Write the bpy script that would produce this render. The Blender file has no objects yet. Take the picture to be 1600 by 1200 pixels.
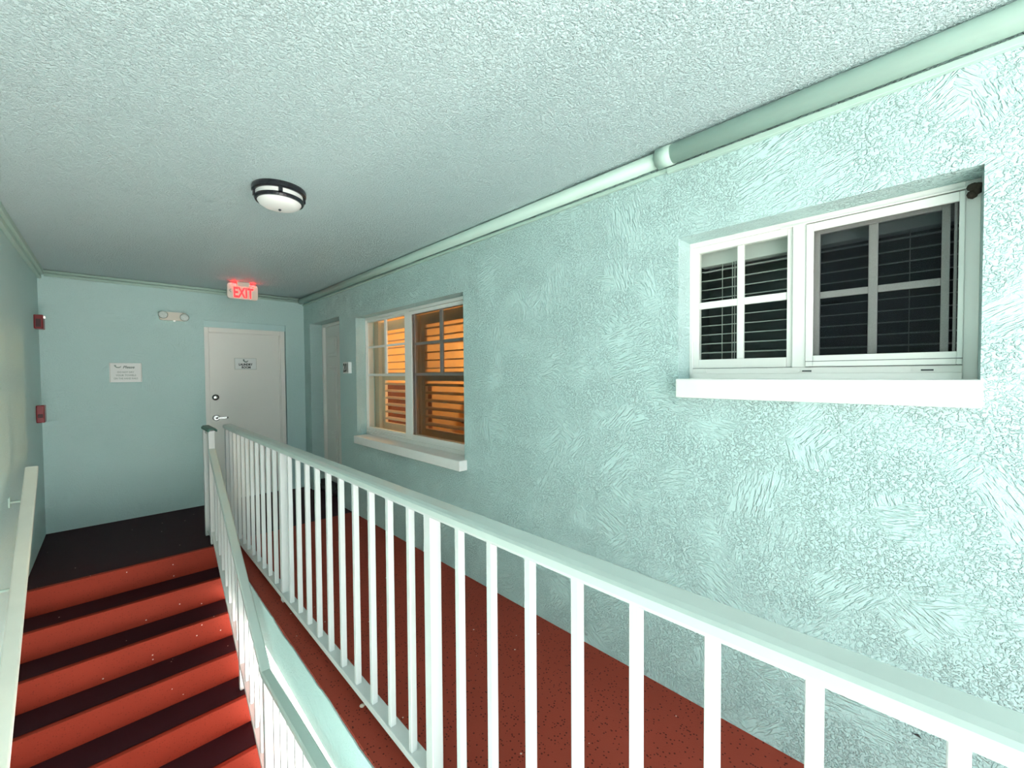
import bpy, bmesh, math, random
from mathutils import Vector, Matrix

# ------------------------------------------------------------------ camera
C = bpy.context.scene.collection
SC = bpy.context.scene
YAW, PITCH, ROLL = math.radians(44.1237), math.radians(-1.401), math.radians(-0.4175)
CAM_H = 1.468
fw = Vector((math.sin(YAW) * math.cos(PITCH), math.cos(YAW) * math.cos(PITCH), math.sin(PITCH)))
rt = Vector((math.cos(YAW), -math.sin(YAW), 0)); up = rt.cross(fw)
r2 = rt * math.cos(ROLL) + up * math.sin(ROLL); u2 = -rt * math.sin(ROLL) + up * math.cos(ROLL)
cd = bpy.data.cameras.new('camera'); cam = bpy.data.objects.new('camera', cd); C.objects.link(cam)
cd.sensor_width = 36.0; cd.lens = 36.0 * 646.11 / 1600.0; cd.clip_start = 0.02; cd.clip_end = 500
cam.matrix_world = Matrix(((r2.x, u2.x, -fw.x, 0), (r2.y, u2.y, -fw.y, 0), (r2.z, u2.z, -fw.z, CAM_H), (0, 0, 0, 1)))
SC.camera = cam

# ------------------------------------------------------------------ sky, sun, exposure
w = bpy.data.worlds.new('sky'); SC.world = w; w.use_nodes = True
bg = w.node_tree.nodes['Background']
bg.inputs[0].default_value = (0.83, 0.925, 1.0, 1); bg.inputs[1].default_value = 4.7
sd = bpy.data.lights.new('sun', 'SUN'); sd.energy = 66.0; sd.angle = math.radians(0.6); sd.color = (1.0, 0.97, 0.93)
sun = bpy.data.objects.new('sun', sd); C.objects.link(sun)
SUN_EL, SUN_AZ = math.radians(26), math.radians(-8)      # from +x, a little towards -y
sv = Vector((math.cos(SUN_EL) * math.cos(SUN_AZ), math.cos(SUN_EL) * math.sin(SUN_AZ), math.sin(SUN_EL)))
sun.rotation_euler = sv.to_track_quat('Z', 'Y').to_euler(); sun.location = (12, -3, 9)
vs = SC.view_settings
vs.view_transform = 'Standard'; vs.look = 'None'; vs.gamma = 1.0; vs.use_curve_mapping = False; vs.exposure = -0.27

# ------------------------------------------------------------------ main measures (metres)
XR, XL, YB, ZC = 1.829, -0.467, 5.792, 2.467
SLAB_X, LAND_Y = 0.68, 4.318
RISE, RUN = 0.18, 0.265
GROUND = -2.7
YF = -2.20                       # unseen front end of the walkway, placed to even out the light
YL0 = -1.00                       # unseen front end of the left wall, placed to limit side light
rnd = random.Random(7)

# ------------------------------------------------------------------ materials
MATS = {}
def N(nt, typ, **kw):
    n = nt.nodes.new(typ)
    for k, v in kw.items():
        if k in n.inputs: n.inputs[k].default_value = v
        else: setattr(n, k, v)
    return n
def base_mat(name, col, rough=0.6, metal=0.0, spec=0.5, var=0.06, vscale=6.0, bump=0.0, bscale=60.0, bdist=0.002):
    m = bpy.data.materials.new(name); m.use_nodes = True; nt = m.node_tree
    b = nt.nodes['Principled BSDF']
    b.inputs['Roughness'].default_value = rough; b.inputs['Metallic'].default_value = metal
    b.inputs['Specular IOR Level'].default_value = spec
    tc = N(nt, 'ShaderNodeTexCoord'); no = N(nt, 'ShaderNodeTexNoise', Scale=vscale, Detail=4.0)
    nt.links.new(tc.outputs['Object'], no.inputs['Vector'])
    mx = N(nt, 'ShaderNodeMix', data_type='RGBA')
    c = Vector(col)
    mx.inputs['A'].default_value = (*(c * (1 - var)), 1); mx.inputs['B'].default_value = (*[min(1, q) for q in c * (1 + var)], 1)
    nt.links.new(no.outputs['Fac'], mx.inputs['Factor']); nt.links.new(mx.outputs['Result'], b.inputs['Base Color'])
    if bump:
        nb = N(nt, 'ShaderNodeTexNoise', Scale=bscale, Detail=3.0); nt.links.new(tc.outputs['Object'], nb.inputs['Vector'])
        bp = N(nt, 'ShaderNodeBump', Strength=bump, Distance=bdist)
        nt.links.new(nb.outputs['Fac'], bp.inputs['Height']); nt.links.new(bp.outputs['Normal'], b.inputs['Normal'])
    MATS[name] = m
    return m
def math_n(nt, op, a, b=None, clamp=False):
    n = nt.nodes.new('ShaderNodeMath'); n.operation = op; n.use_clamp = clamp
    for i, v in enumerate((a, b)):
        if v is None: continue
        if isinstance(v, (int, float)): n.inputs[i].default_value = v
        else: nt.links.new(v, n.inputs[i])
    return n.outputs[0]
def ramp(nt, src, lo, hi):
    n = nt.nodes.new('ShaderNodeMapRange'); n.interpolation_type = 'SMOOTHSTEP'
    nt.links.new(src, n.inputs[0]); n.inputs[1].default_value = lo; n.inputs[2].default_value = hi
    return n.outputs[0]

def stucco(name, col, axis, strength=0.9, dist=0.0065, cell=3.2, stroke=34.0, rough=0.55):
    """knockdown stucco: patches of trowel strokes, each patch with its own direction"""
    m = base_mat(name, col, rough, var=0.03, vscale=2.0, spec=0.35); nt = m.node_tree
    b = nt.nodes['Principled BSDF']; tc = [n for n in nt.nodes if n.bl_idname == 'ShaderNodeTexCoord'][0]
    P = tc.outputs['Object']
    # warp the patch borders
    wn = N(nt, 'ShaderNodeTexNoise', Scale=7.0, Detail=3.0); nt.links.new(P, wn.inputs['Vector'])
    sub = N(nt, 'ShaderNodeVectorMath', operation='SUBTRACT'); nt.links.new(wn.outputs['Color'], sub.inputs[0]); sub.inputs[1].default_value = (.5, .5, .5)
    mul = N(nt, 'ShaderNodeVectorMath', operation='SCALE'); nt.links.new(sub.outputs[0], mul.inputs[0]); mul.inputs['Scale'].default_value = 0.22
    add = N(nt, 'ShaderNodeVectorMath', operation='ADD'); nt.links.new(P, add.inputs[0]); nt.links.new(mul.outputs[0], add.inputs[1])
    vo = N(nt, 'ShaderNodeTexVoronoi', Scale=cell); nt.links.new(add.outputs[0], vo.inputs['Vector'])
    sep = N(nt, 'ShaderNodeSeparateColor'); nt.links.new(vo.outputs['Color'], sep.inputs[0])
    ang = math_n(nt, 'MULTIPLY', sep.outputs[0], 3.1416)
    rot = N(nt, 'ShaderNodeVectorRotate', rotation_type='AXIS_ANGLE'); nt.links.new(P, rot.inputs['Vector']); nt.links.new(ang, rot.inputs['Angle'])
    rot.inputs['Axis'].default_value = {'x': (1, 0, 0), 'y': (0, 1, 0)}[axis]
    sc = N(nt, 'ShaderNodeVectorMath', operation='MULTIPLY'); nt.links.new(rot.outputs[0], sc.inputs[0])
    sc.inputs[1].default_value = {'x': (1, 1.0, .20), 'y': (1.0, 1, .20)}[axis]
    st = N(nt, 'ShaderNodeTexNoise', Scale=stroke * 3.0, Detail=2.0, Roughness=0.5, Distortion=0.35); nt.links.new(sc.outputs[0], st.inputs['Vector'])
    h1 = ramp(nt, st.outputs['Fac'], 0.44, 0.60)
    bl = N(nt, 'ShaderNodeTexNoise', Scale=stroke * 2.8, Detail=3.0, Roughness=0.55, Distortion=0.6); nt.links.new(P, bl.inputs['Vector'])
    h2 = ramp(nt, bl.outputs['Fac'], 0.46, 0.60)
    pk = N(nt, 'ShaderNodeTexNoise', Scale=5.0, Detail=2.0); nt.links.new(P, pk.inputs['Vector'])
    k = ramp(nt, pk.outputs['Fac'], 0.36, 0.54)
    mx = N(nt, 'ShaderNodeMix', data_type='FLOAT'); nt.links.new(k, mx.inputs['Factor']); nt.links.new(h1, mx.inputs['A']); nt.links.new(h2, mx.inputs['B'])
    fl = ramp(nt, wn.outputs['Fac'], 0.34, 0.50)      # some smoother spots
    h = math_n(nt, 'MULTIPLY', mx.outputs['Result'], math_n(nt, 'ADD', math_n(nt, 'MULTIPLY', fl, 0.45), 0.55))
    fn = N(nt, 'ShaderNodeTexNoise', Scale=190.0, Detail=3.0); nt.links.new(P, fn.inputs['Vector'])
    h = math_n(nt, 'ADD', h, math_n(nt, 'MULTIPLY', fn.outputs['Fac'], 0.22))
    bp = N(nt, 'ShaderNodeBump', Strength=strength, Distance=dist); nt.links.new(h, bp.inputs['Height']); nt.links.new(bp.outputs['Normal'], b.inputs['Normal'])
    return m
def popcorn(name, col):
    m = base_mat(name, col, 0.7, var=0.03, vscale=1.2, spec=0.25); nt = m.node_tree
    b = nt.nodes['Principled BSDF']; P = [n for n in nt.nodes if n.bl_idname == 'ShaderNodeTexCoord'][0].outputs['Object']
    a = N(nt, 'ShaderNodeTexNoise', Scale=115.0, Detail=3.0, Roughness=0.6, Distortion=0.4); nt.links.new(P, a.inputs['Vector'])
    v = N(nt, 'ShaderNodeTexVoronoi', Scale=130.0); nt.links.new(P, v.inputs['Vector'])
    h = math_n(nt, 'ADD', ramp(nt, a.outputs['Fac'], 0.42, 0.66), math_n(nt, 'MULTIPLY', v.outputs['Distance'], -0.5))
    bp = N(nt, 'ShaderNodeBump', Strength=0.9, Distance=0.0055); nt.links.new(h, bp.inputs['Height']); nt.links.new(bp.outputs['Normal'], b.inputs['Normal'])
    return m
def floor_paint(name, col, speck=0.8, rough=0.6, flecks=True, vscale=1.6):
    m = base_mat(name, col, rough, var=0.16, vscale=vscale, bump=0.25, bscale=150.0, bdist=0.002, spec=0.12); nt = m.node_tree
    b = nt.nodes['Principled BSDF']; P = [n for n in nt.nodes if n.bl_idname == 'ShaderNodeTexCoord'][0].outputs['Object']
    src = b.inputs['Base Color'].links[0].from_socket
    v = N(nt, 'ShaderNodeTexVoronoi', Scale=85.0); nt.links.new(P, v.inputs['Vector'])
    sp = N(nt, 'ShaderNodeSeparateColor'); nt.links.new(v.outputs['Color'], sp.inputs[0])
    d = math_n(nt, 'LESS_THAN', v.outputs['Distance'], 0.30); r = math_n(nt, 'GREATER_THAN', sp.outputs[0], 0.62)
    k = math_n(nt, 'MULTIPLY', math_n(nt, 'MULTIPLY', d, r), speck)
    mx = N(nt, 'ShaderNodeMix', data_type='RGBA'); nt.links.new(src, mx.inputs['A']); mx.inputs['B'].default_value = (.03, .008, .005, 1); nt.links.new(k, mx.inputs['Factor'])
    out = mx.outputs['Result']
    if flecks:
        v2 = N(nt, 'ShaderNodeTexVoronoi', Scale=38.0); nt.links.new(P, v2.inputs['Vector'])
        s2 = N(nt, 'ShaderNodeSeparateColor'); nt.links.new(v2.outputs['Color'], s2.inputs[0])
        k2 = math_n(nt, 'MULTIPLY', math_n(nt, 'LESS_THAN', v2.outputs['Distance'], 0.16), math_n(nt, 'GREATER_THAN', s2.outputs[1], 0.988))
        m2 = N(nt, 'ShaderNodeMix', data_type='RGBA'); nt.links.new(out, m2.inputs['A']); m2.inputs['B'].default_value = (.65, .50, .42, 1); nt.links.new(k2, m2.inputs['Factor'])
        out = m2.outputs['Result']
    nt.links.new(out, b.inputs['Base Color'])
    return m
def glass(name, tint=(1, 1, 1), refl=0.05):
    m = bpy.data.materials.new(name); m.use_nodes = True; nt = m.node_tree; nt.nodes.clear()
    o = N(nt, 'ShaderNodeOutputMaterial'); t = N(nt, 'ShaderNodeBsdfTransparent'); g = N(nt, 'ShaderNodeBsdfGlossy'); g.inputs['Roughness'].default_value = 0.02
    t.inputs[0].default_value = (*tint, 1)
    f = N(nt, 'ShaderNodeLayerWeight', Blend=0.5); mx = N(nt, 'ShaderNodeMixShader')
    k = math_n(nt, 'ADD', math_n(nt, 'MULTIPLY', math_n(nt, 'POWER', f.outputs['Facing'], 5.0), 0.5), refl * 0.4)
    nt.links.new(k, mx.inputs[0]); nt.links.new(t.outputs[0], mx.inputs[1]); nt.links.new(g.outputs[0], mx.inputs[2]); nt.links.new(mx.outputs[0], o.inputs[0])
    MATS[name] = m; return m
def screen_mesh(name, col, opac):
    m = bpy.data.materials.new(name); m.use_nodes = True; nt = m.node_tree; nt.nodes.clear()
    o = N(nt, 'ShaderNodeOutputMaterial'); t = N(nt, 'ShaderNodeBsdfTransparent'); d = N(nt, 'ShaderNodeBsdfDiffuse'); d.inputs[0].default_value = (*col, 1)
    tc = N(nt, 'ShaderNodeTexCoord'); no = N(nt, 'ShaderNodeTexNoise', Scale=500.0, Detail=1.0); nt.links.new(tc.outputs['Object'], no.inputs['Vector'])
    k = math_n(nt, 'ADD', math_n(nt, 'MULTIPLY', no.outputs['Fac'], 0.2), opac - 0.1)
    mx = N(nt, 'ShaderNodeMixShader'); nt.links.new(k, mx.inputs[0]); nt.links.new(t.outputs[0], mx.inputs[1]); nt.links.new(d.outputs[0], mx.inputs[2]); nt.links.new(mx.outputs[0], o.inputs[0])
    MATS[name] = m; return m
def emit(name, col, strength):
    m = bpy.data.materials.new(name); m.use_nodes = True; nt = m.node_tree; b = nt.nodes['Principled BSDF']
    b.inputs['Base Color'].default_value = (*col, 1); b.inputs['Emission Color'].default_value = (*col, 1); b.inputs['Emission Strength'].default_value = strength
    MATS[name] = m; return m

TEAL = (0.555, 0.745, 0.72)
stucco('teal_stucco_x', TEAL, 'x'); stucco('teal_stucco_y', TEAL, 'y', strength=0.45)
stucco('teal_stucco_left', TEAL, 'x', strength=0.4)
popcorn('teal_popcorn', (0.61, 0.745, 0.755))
base_mat('teal_gloss', (0.48, 0.64, 0.56), 0.4, var=0.03)
base_mat('teal_smooth', (0.555, 0.75, 0.735), 0.5, var=0.03, bump=0.25, bscale=120)
floor_paint('red_floor', (0.32, 0.050, 0.030)); floor_paint('red_riser', (0.29, 0.034, 0.017), 0.25, vscale=3.5)
floor_paint('dark_tread', (0.034, 0.010, 0.015), 0.4, vscale=2.2)  # treads and landing: darker base colour than the risers
base_mat('white_metal', (0.64, 0.65, 0.635), 0.35, var=0.03, bump=0.05, bscale=90)
base_mat('cap_paint', (0.54, 0.61, 0.57), 0.3, var=0.04)
base_mat('green_paint', (0.02, 0.11, 0.075), 0.5, var=0.2, vscale=30)
base_mat('cream_wood', (0.80, 0.80, 0.70), 0.45, var=0.05, vscale=14)
base_mat('vinyl', (0.86, 0.85, 0.80), 0.35, var=0.02)
base_mat('sill_white', (0.86, 0.86, 0.82), 0.5, var=0.04, vscale=18, bump=0.15, bscale=120)
base_mat('dark_groove', (0.04, 0.05, 0.05), 0.6)
base_mat('door_paint', (0.90, 0.87, 0.81), 0.45, var=0.03, vscale=2.5)
base_mat('door_grey', (0.74, 0.75, 0.71), 0.45, var=0.03)
base_mat('chrome', (0.85, 0.85, 0.83), 0.2, metal=0.6, var=0.03); base_mat('dark_metal', (0.05, 0.05, 0.045), 0.35, var=0.1)
base_mat('black_metal', (0.012, 0.013, 0.018), 0.25, var=0.2, vscale=40)
base_mat('frosted', (0.86, 0.85, 0.82), 0.3, var=0.02)
base_mat('red_plastic', (0.22, 0.008, 0.010), 0.3, var=0.1); base_mat('dark_red', (0.05, 0.004, 0.005), 0.5)
base_mat('exit_housing', (0.80, 0.74, 0.64), 0.4, var=0.02)
base_mat('sign_white', (0.86, 0.87, 0.84), 0.4, var=0.02); base_mat('sign_grey', (0.62, 0.62, 0.56), 0.4, var=0.03)
base_mat('print_dark', (0.02, 0.03, 0.025), 0.6); base_mat('print_grey', (0.16, 0.22, 0.19), 0.6); base_mat('print_pale', (0.36, 0.42, 0.37), 0.6)
base_mat('lens', (0.75, 0.80, 0.76), 0.08, var=0.25, vscale=90, bump=0.6, bscale=160)
base_mat('blind_white', (0.60, 0.62, 0.60), 0.4, var=0.03); base_mat('cord', (0.55, 0.56, 0.52), 0.7)
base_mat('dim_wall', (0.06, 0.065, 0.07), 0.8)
base_mat('warm_wall', (0.72, 0.46, 0.20), 0.8, var=0.05); base_mat('warm_shutter', (0.74, 0.62, 0.46), 0.4, var=0.03)
base_mat('dark_wood', (0.10, 0.028, 0.012), 0.4, var=0.3, vscale=12); base_mat('mid_wood', (0.32, 0.15, 0.06), 0.45, var=0.2, vscale=12)
base_mat('mud', (0.05, 0.035, 0.025), 0.9, var=0.3, vscale=80, bump=0.8, bscale=120, bdist=0.004)
base_mat('black_rubber', (0.012, 0.012, 0.013), 0.6, var=0.2); base_mat('shell', (0.72, 0.58, 0.48), 0.5, var=0.2, vscale=120)
base_mat('concrete', (0.74, 0.72, 0.68), 0.85, var=0.06, vscale=0.8, bump=0.2, bscale=30)
base_mat('insulation', (0.3, 0.3, 0.28), 0.8)
glass('clear_glass', (0.92, 0.94, 0.92), 0.05); glass('dark_glass', (0.75, 0.78, 0.78), 0.05)
screen_mesh('insect_screen', (0.012, 0.013, 0.016), 0.30)
emit('exit_red', (1.0, 0.012, 0.014), 6.0); emit('exit_glow', (1.0, 0.0015, 0.002), 220.0); emit('shade_glow', (1.0, 0.66, 0.30), 3.0)
emit('led_white', (1, 0.95, 0.85), 1.2)

# ------------------------------------------------------------------ mesh helpers
class MB:
    def __init__(s): s.v, s.f = [], []
    def box(s, x0, x1, y0, y1, z0, z1):
        x0, x1 = sorted((x0, x1)); y0, y1 = sorted((y0, y1)); z0, z1 = sorted((z0, z1))
        b = len(s.v)
        s.v += [(x0, y0, z0), (x1, y0, z0), (x1, y1, z0), (x0, y1, z0), (x0, y0, z1), (x1, y0, z1), (x1, y1, z1), (x0, y1, z1)]
        s.f += [tuple(b + i for i in q) for q in ((0, 3, 2, 1), (4, 5, 6, 7), (0, 1, 5, 4), (1, 2, 6, 5), (2, 3, 7, 6), (3, 0, 4, 7))]
        return s
    def hexa(s, lo, hi):
        b = len(s.v); s.v += list(lo) + list(hi); n = len(lo)
        s.f += [tuple(b + n - 1 - i for i in range(n)), tuple(b + n + i for i in range(n))]
        s.f += [(b + i, b + (i + 1) % n, b + n + (i + 1) % n, b + n + i) for i in range(n)]
        return s
    def sweep(s, prof, a, b_):
        """profile points given as functions of the two end frames: prof = [(dx, dz)], swept from a to b_ (world points)"""
        return s.hexa([(a[0] + dx, a[1], a[2] + dz) for dx, dz in prof], [(b_[0] + dx, b_[1], b_[2] + dz) for dx, dz in prof])
    def tube(s, a, b_, r, n=12):
        a, b_ = Vector(a), Vector(b_); d = (b_ - a).normalized(); q = d.to_track_quat('Z', 'Y')
        ring = [q @ Vector((r * math.cos(2 * math.pi * i / n), r * math.sin(2 * math.pi * i / n), 0)) for i in range(n)]
        return s.hexa([tuple(a + p) for p in ring], [tuple(b_ + p) for p in ring])
    def lathe(s, c, prof, n=48, axis='z'):
        b = len(s.v); m = len(prof)
        for i in range(n):
            t = 2 * math.pi * i / n
            for r, h in prof:
                x, y = r * math.cos(t), r * math.sin(t)
                if axis == 'z': s.v.append((c[0] + x, c[1] + y, c[2] + h))
                elif axis == 'y': s.v.append((c[0] + x, c[1] + h, c[2] + y))
                else: s.v.append((c[0] + h, c[1] + x, c[2] + y))
        for i in range(n):
            for j in range(m - 1):
                a0 = b + i * m + j; a1 = b + ((i + 1) % n) * m + j
                s.f.append((a0, a1, a1 + 1, a0 + 1))
        return s
    def data(s, name, bevel=0.0, seg=2, smooth=False):
        me = bpy.data.meshes.new(name); bm = bmesh.new()
        vs_ = [bm.verts.new(v) for v in s.v]
        for f in s.f:
            try: bm.faces.new([vs_[i] for i in f])
            except ValueError: pass
        if smooth: bmesh.ops.remove_doubles(bm, verts=bm.verts, dist=1e-6)
        bmesh.ops.recalc_face_normals(bm, faces=bm.faces)
        if bevel: bmesh.ops.bevel(bm, geom=list(bm.edges), offset=bevel, segments=seg, affect='EDGES', profile=0.5, clamp_overlap=True)
        if smooth:
            for f in bm.faces: f.smooth = True
        bm.to_mesh(me); bm.free(); return me
    def build(s, name, mat, parent=None, bevel=0.0, seg=2, smooth=False):
        return link(name, s.data(name, bevel, seg, smooth), mat, parent)
def link(name, me, mat, parent=None, loc=None):
    o = bpy.data.objects.new(name, me); C.objects.link(o)
    if mat and not me.materials: me.materials.append(MATS[mat])
    if parent is not None:
        o.parent = parent
        if parent.type == 'EMPTY': o.matrix_parent_inverse = Matrix.Translation(-parent.location)
    if loc is not None: o.location = loc
    return o
def thing(name, label, cat, loc, group=None):
    o = bpy.data.objects.new(name, None); C.objects.link(o); o.location = loc; o.empty_display_size = 0.05
    return tag(o, label, cat, group)
def tag(o, label, cat=None, group=None, kind=None):
    o['label'] = label
    if cat: o['category'] = cat
    if group: o['group'] = group
    if kind: o['kind'] = kind
    return o
def struct(o, label, cat): return tag(o, label, cat, kind='structure')
def bx(name, mat, parent, *b, bevel=0.0, seg=2): return MB().box(*b).build(name, mat, parent, bevel, seg)
def text_mesh(name, s, size, width=None, shear=0.0, ext=0.001, bold=0.0, face='y', at=(0, 0, 0), mat='print_dark', parent=None):
    """lettering; face 'y' reads looking along +y, face 'x' reads looking along +x"""
    cu = bpy.data.curves.new(name, 'FONT'); cu.body = s; cu.size = size; cu.extrude = ext; cu.align_x = 'CENTER'; cu.align_y = 'CENTER'; cu.shear = shear; cu.offset = bold; cu.resolution_u = 3
    t = bpy.data.objects.new(name + '_tmp', cu); C.objects.link(t); bpy.context.view_layer.update()
    me = bpy.data.meshes.new_from_object(t.evaluated_get(bpy.context.evaluated_depsgraph_get()))
    bpy.data.objects.remove(t); bpy.data.curves.remove(cu)
    xs = [v.co.x for v in me.vertices]; ys = [v.co.y for v in me.vertices]
    cx, cy = (min(xs) + max(xs)) / 2, (min(ys) + max(ys)) / 2; k = width / (max(xs) - min(xs)) if width else 1.0
    for v in me.vertices:
        x, y, z = (v.co.x - cx) * k, v.co.y - cy, v.co.z
        v.co = (at[0] + x, at[1] - z, at[2] + y) if face == 'y' else (at[0] - z, at[1] - x, at[2] + y)
    me.materials.clear()
    return link(name, me, mat, parent)
def flat_shape(name, pts, mat, parent, at, face='y', ext=0.001):
    lo = []; hi = []
    for x, y in pts:
        if face == 'y': lo.append((at[0] + x, at[1], at[2] + y)); hi.append((at[0] + x, at[1] - ext, at[2] + y))
        else: lo.append((at[0], at[1] - x, at[2] + y)); hi.append((at[0] - ext, at[1] - x, at[2] + y))
    return MB().hexa(lo, hi).build(name, mat, parent)

def wall_grid(axis, p0, p1, u0, u1, z0, z1, openings):
    """solid wall between planes p0 and p1 of an axis, with rectangular openings [(u0,u1,z0,z1)], one closed mesh"""
    us = sorted({u0, u1, *[o[0] for o in openings], *[o[1] for o in openings]}); zs = sorted({z0, z1, *[o[2] for o in openings], *[o[3] for o in openings]})
    mb = MB()
    def P(p, u, z): return (p, u, z) if axis == 'x' else (u, p, z)
    def hole(i, j):
        if not (0 <= i < len(us) - 1 and 0 <= j < len(zs) - 1): return True
        uc, zc = (us[i] + us[i + 1]) / 2, (zs[j] + zs[j + 1]) / 2
        return any(o[0] < uc < o[1] and o[2] < zc < o[3] for o in openings)
    def quad(*q):
        b = len(mb.v); mb.v += q; mb.f.append((b, b + 1, b + 2, b + 3))
    for i in range(len(us) - 1):
        for j in range(len(zs) - 1):
            if hole(i, j): continue
            a, b, c, d = us[i], us[i + 1], zs[j], zs[j + 1]
            for p in (p0, p1): quad(P(p, a, c), P(p, b, c), P(p, b, d), P(p, a, d))
            if hole(i - 1, j): quad(P(p0, a, c), P(p1, a, c), P(p1, a, d), P(p0, a, d))
            if hole(i + 1, j): quad(P(p0, b, c), P(p1, b, c), P(p1, b, d), P(p0, b, d))
            if hole(i, j - 1): quad(P(p0, a, c), P(p1, a, c), P(p1, b, c), P(p0, b, c))
            if hole(i, j + 1): quad(P(p0, a, d), P(p1, a, d), P(p1, b, d), P(p0, b, d))
    me = mb.data('wall', 0.0)
    bm = bmesh.new(); bm.from_mesh(me); bmesh.ops.remove_doubles(bm, verts=bm.verts, dist=1e-5); bmesh.ops.recalc_face_normals(bm, faces=bm.faces)
    bm.to_mesh(me); bm.free(); return me

# ================================================================== THE SETTING
WA = (-0.086, 0.814, 1.438, 2.066)       # opening of the near window  (y0, y1, z0, z1)
WB = (2.385, 4.203, 0.847, 2.062)        # opening of the far window
D2 = (4.626, 5.563, 0.0, 2.117)          # entry door recess
D1 = (0.767, 1.608, 0.0, 2.102)          # laundry door recess (x0, x1, z0, z1)
XI = XR + 0.20
wr = struct(link('wall_right', wall_grid('x', XR, XI, YF, YB + 0.25, 0.0, ZC, [WA, WB, D2]), 'teal_stucco_x'), 'teal stucco wall on the right with two windows and an entry door', 'wall')
wb = struct(link('wall_back', wall_grid('y', YB, YB + 0.05, XL - 0.2, XR, 0.0, ZC, [D1]), 'teal_stucco_y'), 'teal stucco wall at the end of the corridor with the laundry room door', 'wall')
bx('backing', 'teal_smooth', wb, XL - 0.2, XR, YB + 0.05, YB + 0.25, 0.0, ZC)
wl = struct(bx('wall_left', 'teal_stucco_left', None, XL - 0.2, XL, YL0, YB, GROUND, ZC), 'teal stucco wall on the left beside the stairs', 'wall')
struct(bx('ceiling', 'teal_popcorn', None, XL - 0.45, 4.75, YF - 0.1, YB + 0.25, ZC, ZC + 0.25), 'pale teal popcorn textured ceiling over the walkway and stairs', 'ceiling')
YW = LAND_Y + 0.04
struct(bx('floor', 'red_floor', None, SLAB_X, 4.75, YF, YW, -0.262, 0.0), 'red painted concrete floor of the walkway beside the railing', 'floor')
struct(bx('floor_landing', 'dark_tread', None, XL - 0.2, 4.75, YW, YB + 0.25, -0.262, 0.0), 'dark landing floor at the top of the stairs', 'floor')
# slab edge, painted teal with a wavy paint line
top = []; n = 150
for i in range(n + 1):
    y = YF + (LAND_Y + 0.02 - YF) * i / n
    top.append((y, -0.010 - 0.007 * math.sin(y * 9.1) * math.sin(y * 3.7 + 1) - rnd.uniform(0, 0.006)))
mb = MB()
for (ya, za), (yb, zb) in zip(top, top[1:]):
    mb.hexa([(SLAB_X - 0.006, ya, -0.266), (SLAB_X - 0.006, yb, -0.266), (SLAB_X - 0.006, yb, zb), (SLAB_X - 0.006, ya, za)],
            [(SLAB_X + 0.002, ya, -0.266), (SLAB_X + 0.002, yb, -0.266), (SLAB_X + 0.002, yb, zb), (SLAB_X + 0.002, ya, za)])
struct(mb.build('trim_1', 'teal_stucco_left'), 'teal painted edge of the walkway slab above the stairwell', 'trim')
t2 = MB().box(XL, XL + 0.042, YL0, YB, ZC - 0.045, ZC).box(XL, XL + 0.026, YL0, YB, ZC - 0.085, ZC - 0.045)
struct(t2.build('trim_2', 'teal_gloss', bevel=0.004), 'teal moulding between the left wall and the ceiling', 'trim')
t3 = MB().tube((XL + 0.042, YB - 0.02, ZC - 0.016), (XR - 0.05, YB - 0.02, ZC - 0.016), 0.014, 10).tube((XL + 0.042, YB - 0.016, ZC - 0.047), (XR - 0.05, YB - 0.016, ZC - 0.047), 0.016, 10)
struct(t3.build('trim_3', 'teal_gloss', smooth=True), 'pair of teal painted conduits along the top of the back wall', 'trim')
struct(bx('ground', 'concrete', None, -60, 60, -60, 60, GROUND - 0.2, GROUND), 'pale sunlit concrete ground below the stairs', 'ground')

# ------------------------------------------------------------------ stairs
st = thing('staircase', 'red painted concrete stairs climbing to the landing at the back wall', 'stairs', (0.1, 3.4, -1.08))
SX0, SX1 = XL + .001, 0.640
for k in range(6):
    yn = LAND_Y - RUN * k
    bx('riser', 'red_riser', st, SX0, SX1, yn, yn + 0.04, -RISE * (k + 1) - .03, -RISE * k, bevel=0.004)
    if k < 5:
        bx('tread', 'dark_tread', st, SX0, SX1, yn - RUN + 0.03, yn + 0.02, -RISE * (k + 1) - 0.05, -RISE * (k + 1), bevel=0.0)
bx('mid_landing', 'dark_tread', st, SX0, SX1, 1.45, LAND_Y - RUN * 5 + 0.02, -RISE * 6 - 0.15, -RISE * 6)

# ------------------------------------------------------------------ windows
def pane_set(parent, mat, x, ys, zs):
    for a, b in ys:
        for c, d in zs: bx('pane', mat, parent, x, x + 0.004, a, b, c, d)
win = bpy.data.objects.new('window_1', None); C.objects.link(win); win.location = (1.955, 0.364, 1.438)
struct(win, 'near sliding window with white divided panes and slat blinds behind', 'window')
y0, y1, z0, z1 = WA; F = 1.950
fr = MB().box(F, F + 0.075, .799, y1, z0, z1).box(F, F + 0.075, y0, -.053, z0, z1).box(F, F + 0.075, -.053, .799, 2.044, z1).box(F - .012, F + 0.075, -.053, .799, z0, 1.462).box(F + .002, F + 0.075, -.053, .799, 1.462, 1.486).box(F - .006, F + .01, -.058, .45, 2.040, 2.047)
fr.build('frame', 'vinyl', win, bevel=0.0015)
sash = MB().box(F + .008, F + .04, .775, .799, 1.486, 2.044).box(F + .008, F + .04, .407, .428, 1.486, 2.044).box(F + .008, F + .04, .428, .775, 2.016, 2.044).box(F + .008, F + .04, .428, .775, 1.486, 1.527).build('sash', 'vinyl', win, bevel=0.002)
bx('muntin', 'vinyl', sash, F + .012, F + .032, .588, .614, 1.527, 2.016, bevel=0.003); 
for a, b in ((.428, .588), (.614, .775)): bx('muntin', 'vinyl', sash, F + .013, F + .031, a, b, 1.760, 1.790, bevel=0.003)
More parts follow.
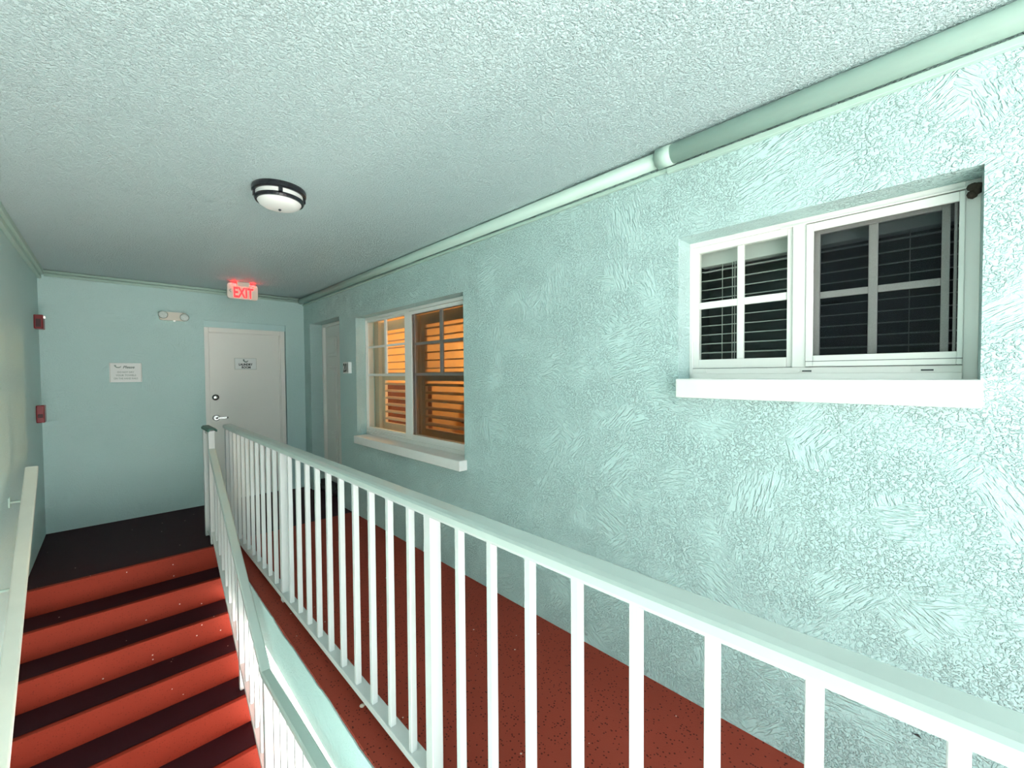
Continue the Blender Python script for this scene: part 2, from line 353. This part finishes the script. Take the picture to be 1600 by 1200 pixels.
pane_set(sash, 'clear_glass', F + .020, ((.428, .588), (.614, .775)), ((1.527, 1.760), (1.790, 2.016)))
bx('mullion', 'vinyl', win, F - .002, F + .06, .362, .407, 1.486, 2.044, bevel=0.002)
sf = MB().box(F - .008, F + .006, .339, .362, 1.488, 2.036).box(F - .008, F + .006, -.053, -.040, 1.488, 2.036).box(F - .008, F + .006, -.040, .339, 2.006, 2.036).box(F - .008, F + .006, -.040, .339, 1.488, 1.530).build('screen_frame', 'vinyl', win, bevel=0.002)
bx('insect_screen', 'insect_screen', sf, F - .001, F, -.040, .339, 1.530, 2.006)
s2 = MB().box(F + .030, F + .055, -.022, -.002, 1.505, 2.03).box(F + .030, F + .055, .325, .345, 1.505, 2.03).box(F + .030, F + .055, -.002, .325, 2.0, 2.03).box(F + .030, F + .055, -.002, .325, 1.505, 1.532).box(F + .012, F + .03, -.038, -.030, 1.505, 2.03).build('sash', 'vinyl', win, bevel=0.002)
bx('muntin', 'vinyl', s2, F + .033, F + .050, .156, .182, 1.532, 2.0, bevel=0.003)
for a, b in ((-.002, .156), (.182, .325)): bx('muntin', 'vinyl', s2, F + .034, F + .049, a, b, 1.752, 1.777, bevel=0.003)
pane_set(s2, 'dark_glass', F + .040, ((-.002, .156), (.182, .325)), ((1.532, 1.752), (1.777, 2.0)))
for yc in (.358, .026):
    bx('weep_slot', 'dark_groove', win, F - .0005, F + .003, yc - .015, yc + .015, 1.4685, 1.4735)
    MB().lathe((F + .001, yc + .028, 1.474), [(0, -.004), (.007, -.004), (.007, 0)], 14, 'x').build('clip', 'vinyl', win)
MB().lathe((F + .001, .742, 1.474), [(0, -.004), (.007, -.004), (.007, 0)], 14, 'x').build('clip', 'vinyl', win)
for a, b, c in ((-.053, .799, 1.4865), (-.053, .362, 1.5080)): bx('track_groove', 'dark_groove', win, F - .009 if c > 1.49 else F + .001, F + .004, a, b, c - .001, c + .001)
bx('sill', 'sill_white', win, 1.770, F + .02, -.089, .800, 1.360, 1.441, bevel=0.005)

wn2 = bpy.data.objects.new('window_2', None); C.objects.link(wn2); wn2.location = (1.93, 3.294, 0.847)
struct(wn2, 'far sliding window showing a warm lit room behind wooden shutters', 'window')
y0, y1, z0, z1 = WB; F = 1.930
fr = MB().box(F, F + .08, 4.186, y1, z0, z1).box(F, F + .08, y0, 2.42, z0, z1).box(F, F + .08, 2.42, 4.186, 2.035, z1).box(F - .012, F + .08, 2.42, 4.186, z0, .880).box(F, F + .08, 2.42, 4.186, .880, .900).box(F - .004, F + .05, 3.302, 3.386, .900, 2.035)
fr.build('frame', 'vinyl', wn2, bevel=0.002)
sash = MB().box(F + .01, F + .045, 4.168, 4.186, .9, 2.035).box(F + .01, F + .045, 3.386, 3.402, .9, 2.035).box(F + .01, F + .045, 3.402, 4.168, 2.012, 2.035).box(F + .01, F + .045, 3.402, 4.168, .9, .925).build('sash', 'vinyl', wn2, bevel=0.002)
bx('muntin', 'vinyl', sash, F + .012, F + .030, 3.766, 3.806, 1.478, 2.012, bevel=.003)
for z, t in ((1.754, .022), (1.467, .024)):
    for a, b in ((3.402, 3.766), (3.806, 4.168)) if z > 1.5 else ((3.402, 4.168),): bx('muntin', 'vinyl', sash, F + .014, F + .028, a, b, z - t / 2, z + t / 2, bevel=.003)
pane_set(sash, 'clear_glass', F + .020, ((3.402, 3.766), (3.806, 4.168)), ((1.479, 1.743), (1.765, 2.012)))
pane_set(sash, 'clear_glass', F + .020, ((3.402, 4.168),), ((.925, 1.455),))
sf = MB().box(F - .006, F + .01, 3.262, 3.302, .88, 2.03).box(F - .006, F + .01, 2.42, 2.45, .89, 2.03).box(F - .006, F + .01, 2.45, 3.262, 2.0, 2.03).box(F - .006, F + .01, 2.45, 3.262, .88, .932).build('screen_frame', 'vinyl', wn2, bevel=.002)
bx('insect_screen', 'insect_screen', sf, F, F + .001, 2.45, 3.262, .932, 2.0)
s2 = MB().box(F + .03, F + .06, 3.27, 3.295, .9, 2.03).box(F + .03, F + .06, 2.425, 2.455, .9, 2.03).box(F + .03, F + .06, 2.455, 3.27, 2.005, 2.03).box(F + .03, F + .06, 2.455, 3.27, .9, .93).build('sash', 'vinyl', wn2, bevel=.002)
bx('muntin', 'vinyl', s2, F + .033, F + .052, 2.842, 2.882, 1.478, 2.005, bevel=.003)
for z in (1.742, 1.470):
    for a, b in ((2.455, 2.842), (2.882, 3.27)) if z > 1.5 else ((2.455, 3.27),): bx('muntin', 'vinyl', s2, F + .034, F + .05, a, b, z - .012, z + .012, bevel=.003)
pane_set(s2, 'dark_glass', F + .042, ((2.455, 2.842), (2.882, 3.27)), ((1.482, 1.730), (1.754, 2.005)))
pane_set(s2, 'dark_glass', F + .042, ((2.455, 3.27),), ((.93, 1.458),))
for yc in (2.75, 3.72, 4.12): MB().lathe((F - .011, yc, .866), [(0, -.005), (.010, -.005), (.010, 0)], 14, 'x').build('clip', 'vinyl', wn2)
bx('sill', 'sill_white', wn2, 1.760, F + .02, 2.357, 4.135, .775, .851, bevel=.006)

# ------------------------------------------------------------------ doors
d1 = bpy.data.objects.new('door_1', None); C.objects.link(d1); d1.location = (1.18, YB + .03, 0)
struct(d1, 'plain off-white laundry room door in the back wall', 'door')
bx('transom', 'teal_smooth', d1, D1[0], D1[1], YB + .022, YB + .05, 2.027, D1[3])
YD = YB + .012
MB().box(.768, .812, YD, YB + .05, 0, 2.027).box(1.548, 1.600, YD, YB + .05, 0, 2.027).box(.812, 1.548, YD, YB + .05, 1.972, 2.027).build('frame', 'door_paint', d1, bevel=.004)
MB().box(.812, .818, YD + .010, YB + .05, 0, 1.972).box(1.536, 1.548, YD + .010, YB + .05, 0, 1.972).box(.818, 1.536, YD + .010, YB + .05, 1.964, 1.972).build('stop', 'door_paint', d1, bevel=.001)
bx('leaf', 'door_paint', d1, .818, 1.536, YD + .022, YB + .05, .01, 1.964, bevel=.002)
YL = YD + .022
lock = MB().lathe((.866, YL, 1.221), [(0, -.014), (.018, -.014), (.030, -.008), (.032, 0)], 24, 'y').build('deadbolt', 'chrome', d1, smooth=True)
MB().lathe((.866, YL - .014, 1.221), [(.019, -.001), (.029, 0.004), (.031, .0139), (.0345, .0139), (.033, .003), (.021, -.004), (.019, -.001)], 24, 'y').build('ring', 'dark_metal', lock)
lev = MB().lathe((.868, YL, .983), [(0, -.016), (.024, -.016), (.036, -.008), (.038, 0)], 28, 'y').tube((.868, YL - .016, .983), (.868, YL - .05, .983), .010, 12).box(.862, .962, YL - .056, YL - .042, .974, .992).build('lever_handle', 'chrome', d1)
bx('lever_tip', 'dark_metal', lev, .962, .976, YL - .057, YL - .041, .973, .993, bevel=.003)
MB().lathe((.868, YL - .0495, .983), [(0, -.008), (.011, -.008), (.011, 0)], 16, 'y').build('keyhole', 'dark_metal', lev)
for z in (.25, 1.0, 1.75): MB().tube((1.540, YL - .004, z - .045), (1.540, YL - .004, z + .045), .006, 8).build('hinge', 'door_paint', d1)

d2 = bpy.data.objects.new('door_2', None); C.objects.link(d2); d2.location = (2.0, 5.09, 0)
struct(d2, 'white six-panel entry door recessed in the right wall', 'door')
MB().box(1.972, XI, 5.525, D2[1], 0, D2[3]).box(1.972, XI, D2[0], 4.664, 0, D2[3]).box(1.972, XI, 4.664, 5.525, 2.080, D2[3]).build('frame', 'vinyl', d2, bevel=.003)
leaf = bx('leaf', 'door_grey', d2, 2.005, 2.045, 4.664, 5.525, .012, 2.080)
for a, b in ((4.76, 5.05), (5.14, 5.43)):
    for c, d in ((1.70, 1.95), (.92, 1.58), (.20, .78)):
        p = MB().box(1.991, 2.006, a, b, c, d)
        pn = p.build('panel', 'door_grey', leaf, bevel=.012, seg=1)
        MB().box(1.983, 1.993, a + .04, b - .04, c + .04, d - .04).build('panel', 'door_grey', leaf, bevel=.005, seg=1)
kn = MB().lathe((2.005, 4.725, 1.0), [(.028, 0), (.028, -.006), (.012, -.01), (.012, -.035), (.026, -.045), (.026, -.06), (0, -.066)], 20, 'x').build('knob', 'chrome', d2, smooth=True)

# ------------------------------------------------------------------ rooms behind the windows
def room(tag_, mat, x1, y0, y1, z1, what):
    t = 0.08
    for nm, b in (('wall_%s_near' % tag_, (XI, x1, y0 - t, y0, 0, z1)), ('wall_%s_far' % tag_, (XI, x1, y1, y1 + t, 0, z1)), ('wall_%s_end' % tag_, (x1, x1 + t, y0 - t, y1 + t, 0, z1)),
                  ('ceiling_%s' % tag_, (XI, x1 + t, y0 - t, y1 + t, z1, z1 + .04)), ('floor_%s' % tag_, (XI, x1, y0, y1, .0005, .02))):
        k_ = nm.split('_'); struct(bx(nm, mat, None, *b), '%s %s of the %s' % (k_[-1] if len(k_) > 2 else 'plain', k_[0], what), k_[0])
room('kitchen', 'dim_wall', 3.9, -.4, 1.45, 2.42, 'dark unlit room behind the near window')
room('lounge', 'warm_wall', 4.6, 1.75, 4.56, 2.42, 'warm orange room behind the far window')
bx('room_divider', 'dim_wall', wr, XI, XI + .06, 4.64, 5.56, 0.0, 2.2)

# ------------------------------------------------------------------ blinds in the near window
bl = thing('window_blind', 'white horizontal slat blind hanging behind the near window', 'blind', (2.06, .364, 1.45))
bx('headrail', 'blind_white', bl, 2.034, 2.094, -.075, .80, 1.968, 2.036, bevel=.003)
SLP = [(-.025, 0), (0, .0012), (.025, 0), (.025, -.0025), (0, -.0013), (-.025, -.0025)]
sl = MB().hexa([(x, -.435, z + .13 * x) for x, z in SLP], [(x, .435, z + .13 * x) for x, z in SLP]).data('slat')
sl.materials.append(MATS['blind_white'])
for k in range(12): link('slat', sl, None, bl, (2.064, .362, 1.949 - .0428 * k))
bx('bottom_rail', 'blind_white', bl, 2.040, 2.090, -.073, .797, 1.452, 1.466, bevel=.003)
for yc in (.70, .395, .075): MB().tube((2.038, yc, 1.455), (2.038, yc, 1.97), .0014, 6).build('ladder_cord', 'cord', bl)
for yc, zb in ((.655, 1.46), (.645, 1.47), (.635, 1.46)): MB().tube((2.032, yc, zb), (2.032, yc, 1.97), .0016, 6).build('pull_cord', 'cord', bl)

# ------------------------------------------------------------------ shutters in the far window
def shutter(ya, yb, label):
    s = thing('plantation_shutter', label, 'shutter', (2.08, (ya + yb) / 2, .90), 'wooden shutters in the far window')
    bx('stile', 'warm_shutter', s, 2.062, 2.094, ya, ya + .06, .90, 2.02, bevel=.003); bx('stile', 'warm_shutter', s, 2.062, 2.094, yb - .06, yb, .90, 2.02, bevel=.003)
    for c, d in ((.90, .972), (1.410, 1.490), (1.925, 2.02)): bx('rail', 'warm_shutter', s, 2.062, 2.094, ya + .06, yb - .06, c, d, bevel=.003)
    h = (yb - ya - .122) / 2
    pr = [(-.030, 0), (-.015, .0045), (.015, .0045), (.030, 0), (.015, -.0045), (-.015, -.0045)]
    for deg, zs_ in ((22, [1.018 + .0715 * i for i in range(6)]), (-4, [1.524 + .0725 * i for i in range(6)])):
        a = math.radians(deg); q = [(x * math.cos(a) - z * math.sin(a), x * math.sin(a) + z * math.cos(a)) for x, z in pr]
        lv = MB().sweep(q, (0, -h, 0), (0, h, 0)).data('louver'); lv.materials.append(MATS['warm_shutter'])
        for z in zs_: link('louver', lv, None, s, (2.078, (ya + yb) / 2, z))
shutter(3.345, 4.10, 'cream wooden shutter with open louvers behind the left half of the far window')
shutter(2.44, 3.33, 'cream wooden shutter with open louvers behind the right half of the far window')
bx('shutter_frame', 'warm_shutter', wn2, XI, 2.10, 4.105, 4.203, .86, 2.062)
# warm room contents
ch = thing('dining_chair', 'wooden chair inside the warm room behind the right half of the far window', 'chair', (3.35, 4.25, .02))
bx('seat', 'dark_wood', ch, 3.14, 3.56, 4.02, 4.44, .44, .48, bevel=.01)
for x in (3.16, 3.54):
    for y in (4.04, 4.42): MB().tube((x, y, .02), (x, y, .44 if x < 3.3 else 1.2), .018, 8).build('leg', 'mid_wood', ch)
bx('backrest', 'mid_wood', ch, 3.525, 3.555, 4.05, 4.41, .80, 1.2, bevel=.01)
cb = thing('cabinet', 'dark wooden cabinet in the warm room behind the lower left of the far window', 'cabinet', (2.46, 4.38, .02))
bx('body', 'dark_wood', cb, 2.16, 2.76, 4.22, 4.555, .02, 1.36, bevel=.008)
for a, b in ((2.18, 2.45), (2.47, 2.74)):
    dr = bx('door', 'dark_wood', cb, a, b, 4.205, 4.222, .08, 1.30, bevel=.004); MB().lathe(((a + b) / 2 + (.1 if a < 2.3 else -.1), 4.2, .8), [(0, -.012), (.012, -.008), (.008, .004)], 12, 'y').build('knob', 'chrome', dr)
pc = thing('wall_picture', 'small dark framed picture hung on the orange wall inside the far room', 'picture', (3.8, 4.555, 1.66))
bx('frame', 'dark_wood', pc, 3.60, 3.98, 4.53, 4.558, 1.56, 1.86, bevel=.004); bx('print', 'mid_wood', pc, 3.64, 3.94, 4.526, 4.534, 1.60, 1.82)
tb = thing('dining_table', 'dark wooden table inside the room behind the right half of the far window', 'table', (3.3, 3.2, .02))
bx('tabletop', 'dark_wood', tb, 2.75, 3.75, 2.55, 3.65, .93, .97, bevel=.008)
for x in (2.82, 3.68):
    for y in (2.62, 3.58): bx('leg', 'dark_wood', tb, x - .03, x + .03, y - .03, y + .03, .02, .93)
lp = thing('pendant_lamp', 'glowing pendant lamp on the ceiling of the warm room behind shutters', 'lamp', (3.9, 3.5, 2.42))
MB().lathe((3.9, 3.5, 2.05), [(.03, .2), (.10, .17), (.17, .0)], 28).build('shade', 'shade_glow', lp, smooth=True); MB().tube((3.9, 3.5, 2.24), (3.9, 3.5, 2.42), .008, 8).build('stem', 'dark_metal', lp)
ld = bpy.data.lights.new('bulb', 'POINT'); ld.energy = 230; ld.color = (1.0, 0.66, 0.32); ld.shadow_soft_size = .07
lo = bpy.data.objects.new('bulb', ld); C.objects.link(lo); lo.parent = lp; lo.location = (0, 0, -.42)

# ================================================================== THINGS
# ------------------------------------------------------------------ walkway railing
def tilt(y): return -0.0055 * y
rl = thing('walkway_railing', 'long white metal railing between the red walkway and the stairwell', 'railing', (.79, 1.4, 0))
Y0, Y1 = YF + .02, 4.725
cap = [(-.039, .012), (-.039, .030), (-.034, .037), (-.022, .042), (.022, .042), (.034, .037), (.040, .028), (.040, .012)]
MB().sweep(cap, (.791, Y0, .993 + tilt(Y0)), (.791, Y1, .993 + tilt(Y1))).build('top_rail', 'cap_paint', rl, smooth=False)
MB().sweep([(-.031, 0), (.020, 0), (.020, .0125), (-.031, .0125)], (.791, Y0, .993 + tilt(Y0)), (.791, Y1, .993 + tilt(Y1))).build('rail_channel', 'white_metal', rl)
MB().sweep([(-.030, 0), (.022, 0), (.022, .028), (-.030, .028)], (.787, Y0, .052 + tilt(Y0)), (.787, Y1, .052 + tilt(Y1))).build('bottom_rail', 'white_metal', rl, bevel=.002)
bal = MB().box(-.012, .012, -.011, .011, 0, .918).data('baluster', bevel=.0015, seg=1); bal.materials.append(MATS['white_metal'])
ys = [1.043 - .1525 * i for i in range(10)] + [2.774 - .159 * i for i in range(10)] + [3.105 + .157 * i for i in range(10)] + [-.69 - .157 * i for i in range(9)]
for y in ys: link('baluster', bal, None, rl, (.777, y, .0785 + tilt(y)))
post = MB().box(-.022, .022, -.021, .021, 0, .996).data('post', bevel=.002, seg=1); post.materials.append(MATS['white_metal'])
for y in (1.214, 2.950, 4.700, -.526, -2.11): link('post', post, None, rl, (.787, y, 0.0))

# ------------------------------------------------------------------ stair railing
sr = thing('stair_railing', 'white metal stair railing sloping down beside the red steps', 'railing', (.62, 3.4, -1.08))
XS = .617
def ztop(y): return .838 + .664 * (y - 4.394) if y > 2.735 else -.263 + .055 * (2.735 - y)
capS = [(-.027, -.030), (-.027, -.006), (-.020, 0), (.020, 0), (.027, -.006), (.027, -.030)]
def capr(ya, yb, name='top_rail', mat='cap_paint'):
    return MB().sweep(capS, (XS, ya, ztop(ya)), (XS, yb, ztop(yb))).build(name, mat, sr)
capr(4.392, 2.736); capr(2.734, 1.50)
def zbot(y): return .012 + .66 * (y - 4.14) if y > 2.735 else -1.02
MB().sweep([(-.018, -.030), (.018, -.030), (.018, 0), (-.018, 0)], (XS, 4.392, zbot(4.392) - .07), (XS, 2.736, zbot(2.736))).build('bottom_rail', 'white_metal', sr)
MB().sweep([(-.018, -.030), (.018, -.030), (.018, 0), (-.018, 0)], (XS, 2.70, -1.0), (XS, 1.50, -1.0)).build('bottom_rail', 'white_metal', sr)
def vert(name, y, z0, z1, w): bx(name, 'white_metal', sr, XS - w / 2, XS + w / 2, y - w / 2, y + w / 2, z0, z1, bevel=.0015, seg=1)
for i in range(12):
    y = 4.255 - .1265 * i
    if abs(y - 3.37) > .05: vert('baluster', y, zbot(y) - .02, ztop(y) - .02, .019)
for i in range(9):
    y = 2.56 - .1265 * i; vert('baluster', y, -1.01, ztop(y) - .02, .019)
vert('post', 4.690, 0.0, .992, .044); vert('post', 4.414, 0.0, .992, .044)
vert('post', 3.370, -RISE * 4, ztop(3.37) - .02, .038); vert('post', 2.715, -RISE * 6, ztop(2.74) - .03, .042); vert('post', 1.52, -RISE * 6, ztop(1.52) - .02, .042)
MB().sweep([(-.034, -.012), (-.034, .004), (-.022, .016), (.022, .016), (.034, .004), (.034, -.012), (.026, -.012), (.020, .004), (-.020, .004), (-.026, -.012)], (XS + .006, 4.735, .996), (XS + .006, 4.375, .996)).build('post_cap', 'green_paint', sr)
MB().sweep([(-.012, -.008), (.012, -.008), (.012, .008), (-.012, .008)], (XS, 4.669, .045), (XS, 4.435, .045)).build('bottom_rail', 'white_metal', sr)
MB().sweep([(-.012, -.012), (.012, -.012), (.012, .012), (-.012, .012)], (XS, 4.669, .962), (XS, 4.435, .962)).build('rail_channel', 'white_metal', sr)

# ------------------------------------------------------------------ wall handrail on the left
hr = thing('handrail', 'cream painted wooden handrail fixed to the left wall along the stairs', 'handrail', (-.40, 3.4, .2))
def hz(y): return .885 + .68 * (y - 4.10)
ya, yb = 4.105, 2.32; sh = .0235
MB().hexa([(-.412, ya, hz(ya) - .036), (-.354, ya, hz(ya) - .036), (-.354, ya, hz(ya) - .004), (-.360, ya, hz(ya)), (-.406, ya, hz(ya)), (-.412, ya, hz(ya) - .004)],
          [(-.412 + sh, yb, hz(yb) - .036), (-.354 + sh, yb, hz(yb) - .036), (-.354 + sh, yb, hz(yb) - .004), (-.360 + sh, yb, hz(yb)), (-.406 + sh, yb, hz(yb)), (-.412 + sh, yb, hz(yb) - .004)]).build('rail', 'cream_wood', hr)
for y in (3.96, 3.43, 2.90):
    z = hz(y) - .034
    br = MB().box(XL, XL + .008, y - .022, y + .022, z - .085, z - .025).build('bracket', 'teal_gloss', hr, bevel=.002)
    MB().tube((XL + .006, y, z - .055), (-.39, y, z - .055), .008, 8).tube((-.39, y, z - .060), (-.386, y, z + .004), .008, 8).build('arm', 'teal_gloss', br)

# ------------------------------------------------------------------ pipe along the right wall
pp = thing('drain_pipe', 'teal painted pipe running along the top of the right wall', 'pipe', (1.79, 2.0, 2.42))
MB().tube((1.788, .872, 2.424), (1.788, YB - .02, 2.424), .034, 20).build('pipe', 'teal_gloss', pp, smooth=False)
MB().tube((1.785, YF, 2.424), (1.785, .885, 2.424), .040, 20).build('pipe', 'teal_gloss', pp)
MB().tube((1.785, .820, 2.424), (1.785, .888, 2.424), .0425, 20).build('coupling', 'teal_gloss', pp)
MB().box(1.808, XR - .0005, YF, .86, 2.362, 2.384).box(1.812, XR - .0005, .86, YB - .01, 2.372, 2.388).build('backing_strip', 'teal_gloss', pp, bevel=.002)
for o in pp.children:
    if o.name.startswith(('pipe', 'coupling')):
        for f in o.data.polygons: f.use_smooth = len(f.vertices) == 4

# ------------------------------------------------------------------ ceiling lamp
cl = thing('ceiling_lamp', 'round flush ceiling lamp with black rings and white glass diffuser', 'lamp', (.672, 2.475, ZC))
c0 = (.672, 2.475, ZC)
MB().lathe(c0, [(0, 0), (.126, 0), (.130, -.010), (.129, -.026), (.120, -.031), (0, -.031)]).build('canopy', 'black_metal', cl, smooth=False)
MB().lathe(c0, [(.112, -.030), (.112, -.056)]).build('light_band', 'frosted', cl)
MB().lathe(c0, [(.106, -.053), (.116, -.053), (.119, -.062), (.114, -.072), (.104, -.072), (.106, -.053)]).build('ring', 'black_metal', cl)
for k in range(4):
    t = math.radians(-118 + 90 * k + 15); x, y = c0[0] + .114 * math.cos(t), c0[1] + .114 * math.sin(t)
    bx('strut', 'black_metal', cl, x - .009, x + .009, y - .009, y + .009, ZC - .055, ZC - .029)
MB().lathe(c0, [(.106, -.070), (.098, -.084), (.080, -.095), (.050, -.103), (.001, -.106)]).build('diffuser', 'frosted', cl, smooth=True)
MB().lathe(c0, [(.004, -.104), (.008, -.110), (.001, -.116)], 12).build('finial', 'black_metal', cl)

# ------------------------------------------------------------------ exit sign
ex = thing('exit_sign', 'lit white exit sign with red letters hanging under the ceiling', 'exit sign', (1.037, 5.22, ZC))
YE = 5.20
def rrect(w_, h_, r, n=5):
    pts = []
    for cx, cy, a0 in ((w_ - r, h_ - r, 0), (-w_ + r, h_ - r, 90), (-w_ + r, -h_ + r, 180), (w_ - r, -h_ + r, 270)):
        for i in range(n + 1):
            a = math.radians(a0 + 90 * i / n); pts.append((cx + r * math.cos(a), cy + r * math.sin(a)))
    return pts
EC = (1.037, 2.369)
flat_shape('housing', rrect(.140, .081, .026), 'exit_housing', ex, (EC[0], YE + .04, EC[1]), ext=.04)
bx('ceiling_mount', 'exit_housing', ex, EC[0] - .058, EC[0] + .066, YE - .020, YE + .046, ZC - .050, ZC, bevel=.006)
bx('added_glow_strip', 'exit_glow', ex, EC[0] - .095, EC[0] + .105, YE - .006, YE + .001, EC[1] + .071, EC[1] + .0745)  # glowing strip added to throw the sign's red onto the ceiling
text_mesh('lettering', 'EXIT', .150, width=.180, bold=.004, at=(EC[0] + .006, YE - .001, EC[1] - .012), mat='exit_red', parent=ex)
flat_shape('chevron', [(-.012, 0), (.006, .020), (.012, .014), (0, 0), (.012, -.014), (.006, -.020)], 'print_pale', ex, (EC[0] - .116, YE, EC[1]))

# ------------------------------------------------------------------ emergency light
em = thing('emergency_light', 'white emergency light with two round lamp heads above the notice', 'emergency light', (.50, YB, 2.115))
flat_shape('body', rrect(.115, .044, .02), 'exit_housing', em, (.498, YB, 2.115), ext=.045)
for x, z in ((.412, 2.122), (.592, 2.108)):
    hd = MB().lathe((x, YB - .03, z), [(.030, 0), (.038, -.012), (.040, -.036), (.036, -.040)], 24, 'y').build('lamp_head', 'print_pale', em, smooth=True)
    MB().lathe((x, YB - .03, z), [(.0365, -.038), (.028, -.046), (.001, -.050)], 24, 'y').build('lens', 'lens', hd, smooth=True)
MB().lathe((.508, YB - .03, 2.070), [(0, -.008), (.008, -.006), (.010, 0)], 12, 'y').build('indicator', 'led_white', em)

# ------------------------------------------------------------------ signs
ns = thing('notice_sign', 'white towel notice plaque screwed to the back wall', 'sign', (.112, YB, 1.51))
bx('plate', 'sign_white', ns, -.010, .234, YB - .012, YB, 1.412, 1.608, bevel=.003)
YS = YB - .0122
for s_, z, wd, sz, mt, sh_ in (('Please', 1.566, .088, .036, 'print_grey', .3), ('DO NOT DRY', 1.514, .124, .024, 'print_pale', 0), ('YOUR TOWELS', 1.482, .152, .024, 'print_pale', 0), ('ON THE HAND RAILS', 1.450, .180, .024, 'print_pale', 0)):
    text_mesh('lettering', s_, sz, width=wd, shear=sh_, at=(.135 if s_ == 'Please' else .112, YS, z), mat=mt, parent=ns, bold=.0008 if sz > .03 else .0003)
shell = [(-.028, .012), (-.020, .016), (-.012, .014), (-.010, -.002), (.004, -.006), (.018, -.002), (.028, .008), (.022, -.010), (.008, -.016), (-.010, -.014), (-.022, -.002)]
flat_shape('emblem', shell, 'print_pale', ns, (.052, YS, 1.572))
for x in (-.004, .228): bx('edge_strip', 'sign_grey', ns, x - .002, x + .002, YB - .0128, YB - .011, 1.416, 1.604)
ls = thing('room_sign', 'small laundry room plaque fixed to the off-white door', 'sign', (1.172, YL, 1.612))
bx('frame', 'sign_grey', ls, 1.058, 1.286, YL - .006, YL, 1.543, 1.682, bevel=.002); bx('plate', 'sign_white', ls, 1.064, 1.280, YL - .008, YL - .004, 1.549, 1.676)
text_mesh('lettering', 'LAUNDRY', .036, width=.142, bold=.0016, at=(1.172, YL - .0082, 1.604), parent=ls); text_mesh('lettering', 'ROOM', .036, width=.092, bold=.0016, at=(1.176, YL - .0082, 1.570), parent=ls)
flat_shape('emblem', [(x * 1.0, y * 1.25) for x, y in shell], 'print_grey', ls, (1.170, YL - .0082, 1.648))
pq = thing('number_plaque', 'white block with dark number 201 on the wall beside the entry door', 'sign', (XR, 4.385, 1.545))
bx('block', 'sign_white', pq, 1.795, XR + .002, 4.320, 4.458, 1.486, 1.606, bevel=.002)
text_mesh('lettering', '201', .125, width=.118, bold=.004, face='x', at=(1.7948, 4.390, 1.546), parent=pq)

# ------------------------------------------------------------------ fire alarm boxes on the left wall
fa = thing('fire_alarm', 'upper red alarm strobe box on the left wall near the corner', 'fire alarm', (XL, 5.50, 1.95))
bx('box', 'red_plastic', fa, XL, XL + .056, 5.43, 5.56, 1.890, 2.012, bevel=.006); bx('grille', 'dark_red', fa, XL + .012, XL + .042, 5.427, 5.432, 1.905, 1.975)
bx('strobe', 'led_white', fa, XL + .050, XL + .066, 5.45, 5.48, 1.985, 2.003, bevel=.003)
fp = thing('fire_alarm', 'lower red pull station box on the left wall near the corner', 'fire alarm', (XL, 5.44, 1.15))
bx('box', 'red_plastic', fp, XL, XL + .050, 5.38, 5.50, 1.075, 1.225, bevel=.006); bx('pull_bar', 'dark_red', fp, XL + .010, XL + .040, 5.374, 5.382, 1.12, 1.15, bevel=.002)

# ------------------------------------------------------------------ small things
nest = MB()
for i in range(7):
    nest.lathe((1.925 + rnd.uniform(-.008, .008), -.072 + rnd.uniform(-.006, .010), 2.018 + rnd.uniform(-.014, .016)), [(.001, -.012), (.010, -.007), (.012, 0), (.009, .008), (.001, .012)], 8)
tag(nest.build('insect_nest', 'mud', smooth=True), 'small dark mud nest in the upper corner of the near window', 'nest')
mt = MB()
prof = [(.050 * math.cos(a) * k_, .050 + .050 * math.sin(a) * k_) for a, k_ in [(math.radians(30 * i), 1.0) for i in range(12)]]
mt.sweep([(x * 1.0, z) for x, z in prof], (1.93, 5.50, 0.0), (1.93, 4.95, 0.0)).box(1.895, 1.965, 5.0, 5.48, .085, .145)
tag(mt.build('door_mat', 'black_rubber', bevel=.006), 'black bundle lying on the floor in front of the recessed entry door', 'mat')
nut = MB().lathe((.767, 1.758, .004), [(.001, -.004), (.009, -.003), (.012, .001), (.007, .005), (.001, .006)], 10)
tag(nut.build('leaf_scrap', 'shell', smooth=True), 'tiny pale scrap lying on the slab edge under the railing', 'debris')
gouge = MB().hexa([(XR - .001, .045, .300), (XR - .001, .030, .306), (XR - .001, .022, .296), (XR - .001, .034, .299)], [(XR - .003, .045, .301), (XR - .003, .030, .309), (XR - .003, .022, .298), (XR - .003, .034, .302)])
gouge.build('gouge', 'dark_groove', wr)
